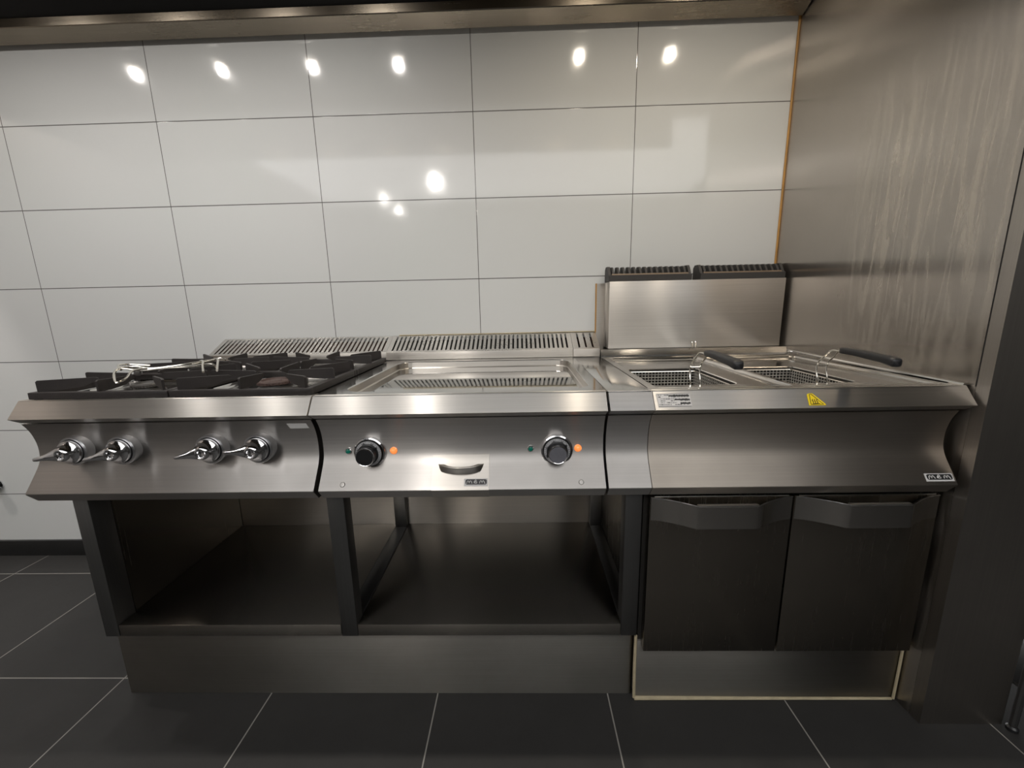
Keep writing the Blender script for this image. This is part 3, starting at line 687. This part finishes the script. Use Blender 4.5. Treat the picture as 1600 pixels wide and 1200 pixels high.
# rating plate and warning triangle on the sloping rim
NA = Vector((0, -.736, .900)); NB = Vector((0, -.766, .8605)); NV = (NA-NB).normalized(); NNn = Vector((0, -NV.z, NV.y))
def rim_pt(x, v, n=0): q = NB+NV*v+NNn*n; return (x, q.y, q.z)
def rquad(mb, pts, n, m):
    k = len(pts); mb.poly([rim_pt(x, v, n) for x, v in pts]+[rim_pt(x, v, n-.0005) for x, v in pts], [tuple(range(k))[::-1]]+[(i, (i+1) % k, k+(i+1) % k, k+i) for i in range(k)], m)
mb = MB(); rquad(mb, [(.3135, .008), (.389, .008), (.389, .041), (.3125, .041)], .0007, LABELW)
rp = mb.build('rating_plate', None, fy); rp['label'] = 'rating plate with rows of black print'
mb = MB(); rnd = random.Random(3)
for j in range(6):
    v = .036-j*.0048
    if j % 2 == 0:
        rquad(mb, [(.352+.006*(j-2), v-.0022), (.387, v-.0022), (.387, v+.001), (.352+.006*(j-2), v+.001)], .0012, LABELK)
    x = .316
    while x < .384:
        wd = rnd.uniform(.0012, .006); hgt = rnd.uniform(.0008, .0018)
        if rnd.random() < .75: rquad(mb, [(x, v-hgt/2+.0012), (min(x+wd, .3865), v-hgt/2+.0012), (min(x+wd, .3865), v+hgt/2+.0012), (x, v+hgt/2+.0012)], .0011, LABELK)
        x += wd+rnd.uniform(.0006, .002)
for v in (.0092, .0400): rquad(mb, [(.314, v-.0004), (.388, v-.0004), (.388, v+.0004), (.314, v+.0004)], .0010, LABELK)
mb.build('plate_print', None, rp)
mb = MB(); rquad(mb, [(.652, .006), (.690, .006), (.689, .010), (.668, .036), (.660, .036), (.655, .033)], .0006, YEL)
wt = mb.build('warning_label', None, fy); wt['label'] = 'yellow triangular hot surface warning label'
mb = MB()
def rstroke(P, r): mb.tube([rim_pt(x, v, .0010) for x, v in P], r, LABELK, 6)
rstroke([(.6565, .0085), (.6845, .0085), (.6645, .0335), (.6605, .0335), (.6565, .0085)], .0007)
for k in range(3):
    x = .6625+k*.0048; rstroke([(x, .0115), (x+.0016, .0145), (x-.0006, .0175), (x+.0014, .0210)], .0008)
rstroke([(.6615, .0105), (.6765, .0105)], .0006)
mb.build('warning_symbol', None, wt)

# ------------------------------------------------------------------ frying baskets
def basket(x0, x1, wx, label):
    y0, y1, zt, zb = -.598, -.352, .878, .775
    t = thing('frying_basket', ((x0+x1)/2, (y0+y1)/2, zb), label, 'frying basket', 'frying baskets in the fryer wells')
    m = MB(); r = .0015
    def ring(z, k=0): return [(x0+k, y0+k, z), (x1-k, y0+k, z), (x1-k, y1-k, z), (x0+k, y1-k, z)]
    def seg(a, b, rr=r): m.tube([a, b], r, MESHW, 4, cap=False)
    nx = int((x1-x0)/.0105); ny = int((y1-y0)/.0105); nz = 11
    for j in range(nz):
        R = ring(zb+(zt-zb)*j/nz, -.0009)
        for q in range(4): seg(R[q], R[(q+1) % 4])
    for i in range(nx+1):
        x = x0+(x1-x0)*i/nx; seg((x, y0, zb), (x, y0, zt)); seg((x, y1, zb), (x, y1, zt)); seg((x, y0, zb), (x, y1, zb))
    for i in range(ny+1):
        y = y0+(y1-y0)*i/ny; seg((x0, y, zb), (x0, y, zt)); seg((x1, y, zb), (x1, y, zt)); seg((x0, y, zb), (x1, y, zb))
    m.build('wire_mesh', None, t, weld=False, recalc=False)
    rr = rrect(x0, x1, y0, y1, .006, zt, 3); m = MB(); m.tube(rr+[rr[0]], .0022, WIRE, 8); m.build('rim_wire', None, t)
    m = MB()
    for s in (0, .026):
        m.tube(smooth3([(wx+s, y0+.003, .80), (wx+s, y0+.003, .878), (wx+s, y0+.012, .915), (wx+s+.002, y0+.012, .937), (wx+s+.004, y0-.008, .957), (wx+s*.75+.006, y0-.024, .972), (wx+s*.5+.009, y0-.045, .973), (wx+s*.4+.010, y0-.07, .972)]), .0021, WIRE, 8)
    m.tube([(wx, y0+.012, .930), (wx+.026, y0+.012, .930)], .0018, WIRE, 8)
    m.build('handle_wire', None, t)
    m = MB(); gx = wx+.016; R = []
    for k, (dy, dz, wd, h) in enumerate([(-.046, .974, .006, .004), (-.048, .9745, .0095, .0065), (-.056, .975, .011, .0075), (-.10, .974, .0115, .0075), (-.17, .9695, .012, .0085), (-.190, .967, .012, .010), (-.197, .9655, .011, .0095), (-.200, .965, .0085, .007)]):
        R.append([(gx+p[0], y0+dy, dz+p[1]) for p in rrect(-wd, wd, -h, h, min(wd, h)*.6, None, 4)])
    m.loops([R[0]]+R, RUB); m.bm.faces.ensure_lookup_table(); m.build('grip', None, t, sharp=50)['label'] = 'black grip'
basket(.352, .564, .452, 'chrome mesh frying basket in the left fryer well, nearer the filler unit')
basket(.688, .872, .786, 'chrome mesh frying basket in the right fryer well, beside the partition')

# ------------------------------------------------------------------ small things at the picture's edges
vl = thing('wall_valve', (-2.375, -.02, .348), 'dark chrome valve on the white tiles beside the range', 'valve')
MB().lathe([(.022, 0), (.022, .004), (.012, .008), (.010, .03)], (-2.376, -.0005, .352), CHROME, 24).build('wall_flange', None, vl)
MB().lathe([(.008, .028), (.024, .030), (.026, .036), (.024, .045), (.012, .050)], (-2.376, -.0005, .352), BLACK, 24).build('handwheel', None, vl)
MB().tube([(-2.376, -.018, .345), (-2.376, -.018, .318), (-2.376, -.024, .30)], .007, CHROME, 10).build('spout', None, vl)

ub = thing('steel_trolley', (1.40, -.60, 0), 'dark low metal trolley just beyond the steel partition', 'trolley')
mb = MB()
for z in (.125, .255): mb.box((1.245, -.80, z), (1.60, -.45, z+.008), ST_D, .001)
mb.build('shelf', None, ub)
for x in (1.25, 1.585):
    for y in (-.79, -.47):
        MB().tube([(x, y, .012), (x, y, .45)], .008, ST_D, 10).build('leg', None, ub)
        MB().lathe([(.012, 0), (.012, .008), (.006, .014)], (x, y, .0005), BLACK, 16, 'z').build('foot', None, ub)
MB().box((1.245, -.80, .44), (1.60, -.45, .46), ST_D, .002).build('top', None, ub)

t = thing('downlight', (-2.85, -.85, 2.70), 'added unseen fill lamp left of the extractor hood, brightening the left tiles', 'downlight')  # added lamp, kept out of view, to brighten the lower left tiles
MB().lathe([(.05, .04), (.05, 0), (.042, .0), (.040, .02)], (-2.85, -.85, 2.70), CHROME, 20, 'z').build('lamp_housing', None, t)
MB().lathe([(.036, .03), (.036, .006), (.02, .0)], (-2.85, -.85, 2.70), BULB, 20, 'z').build('bulb', None, t)
ld = bpy.data.lights.new('downlight_light', 'POINT'); ld.energy = FILL_W; ld.shadow_soft_size = .045; ld.color = (1, .92, .86)
lo = bpy.data.objects.new('downlight_light', ld); COL.objects.link(lo); lo.parent = t; lo.location = (0, 0, -.06)

# far ceiling downlights of the kitchen, seen only as glints in the glossy tiles
for x, y, lb in ((-1.84, -4.25, 'kitchen downlight behind the camera, middle one of the left row'), (-1.84, -4.95, 'kitchen downlight behind the camera, farthest from the tiled wall'), (-.98, -3.5, 'kitchen downlight behind the camera, nearest to the tiled wall')):
    t = thing('downlight', (x, y, 2.62), lb, 'downlight', 'kitchen downlights behind the camera')
    MB().lathe([(.05, .14), (.05, 0), (.042, .0), (.040, .02)], (x, y, 2.61), CHROME, 20, 'z').build('lamp_housing', None, t)
    MB().lathe([(.039, .03), (.039, .006), (.02, .0)], (x, y, 2.60), BULB, 20, 'z').build('bulb', None, t)
    ld = bpy.data.lights.new('downlight_light', 'POINT'); ld.energy = DOWN_W*(3.2 if y > -4 else .6); ld.shadow_soft_size = .045; ld.color = (1, .95, .90)
    lo = bpy.data.objects.new('downlight_light', ld); COL.objects.link(lo); lo.parent = t; lo.location = (0, 0, -.075)
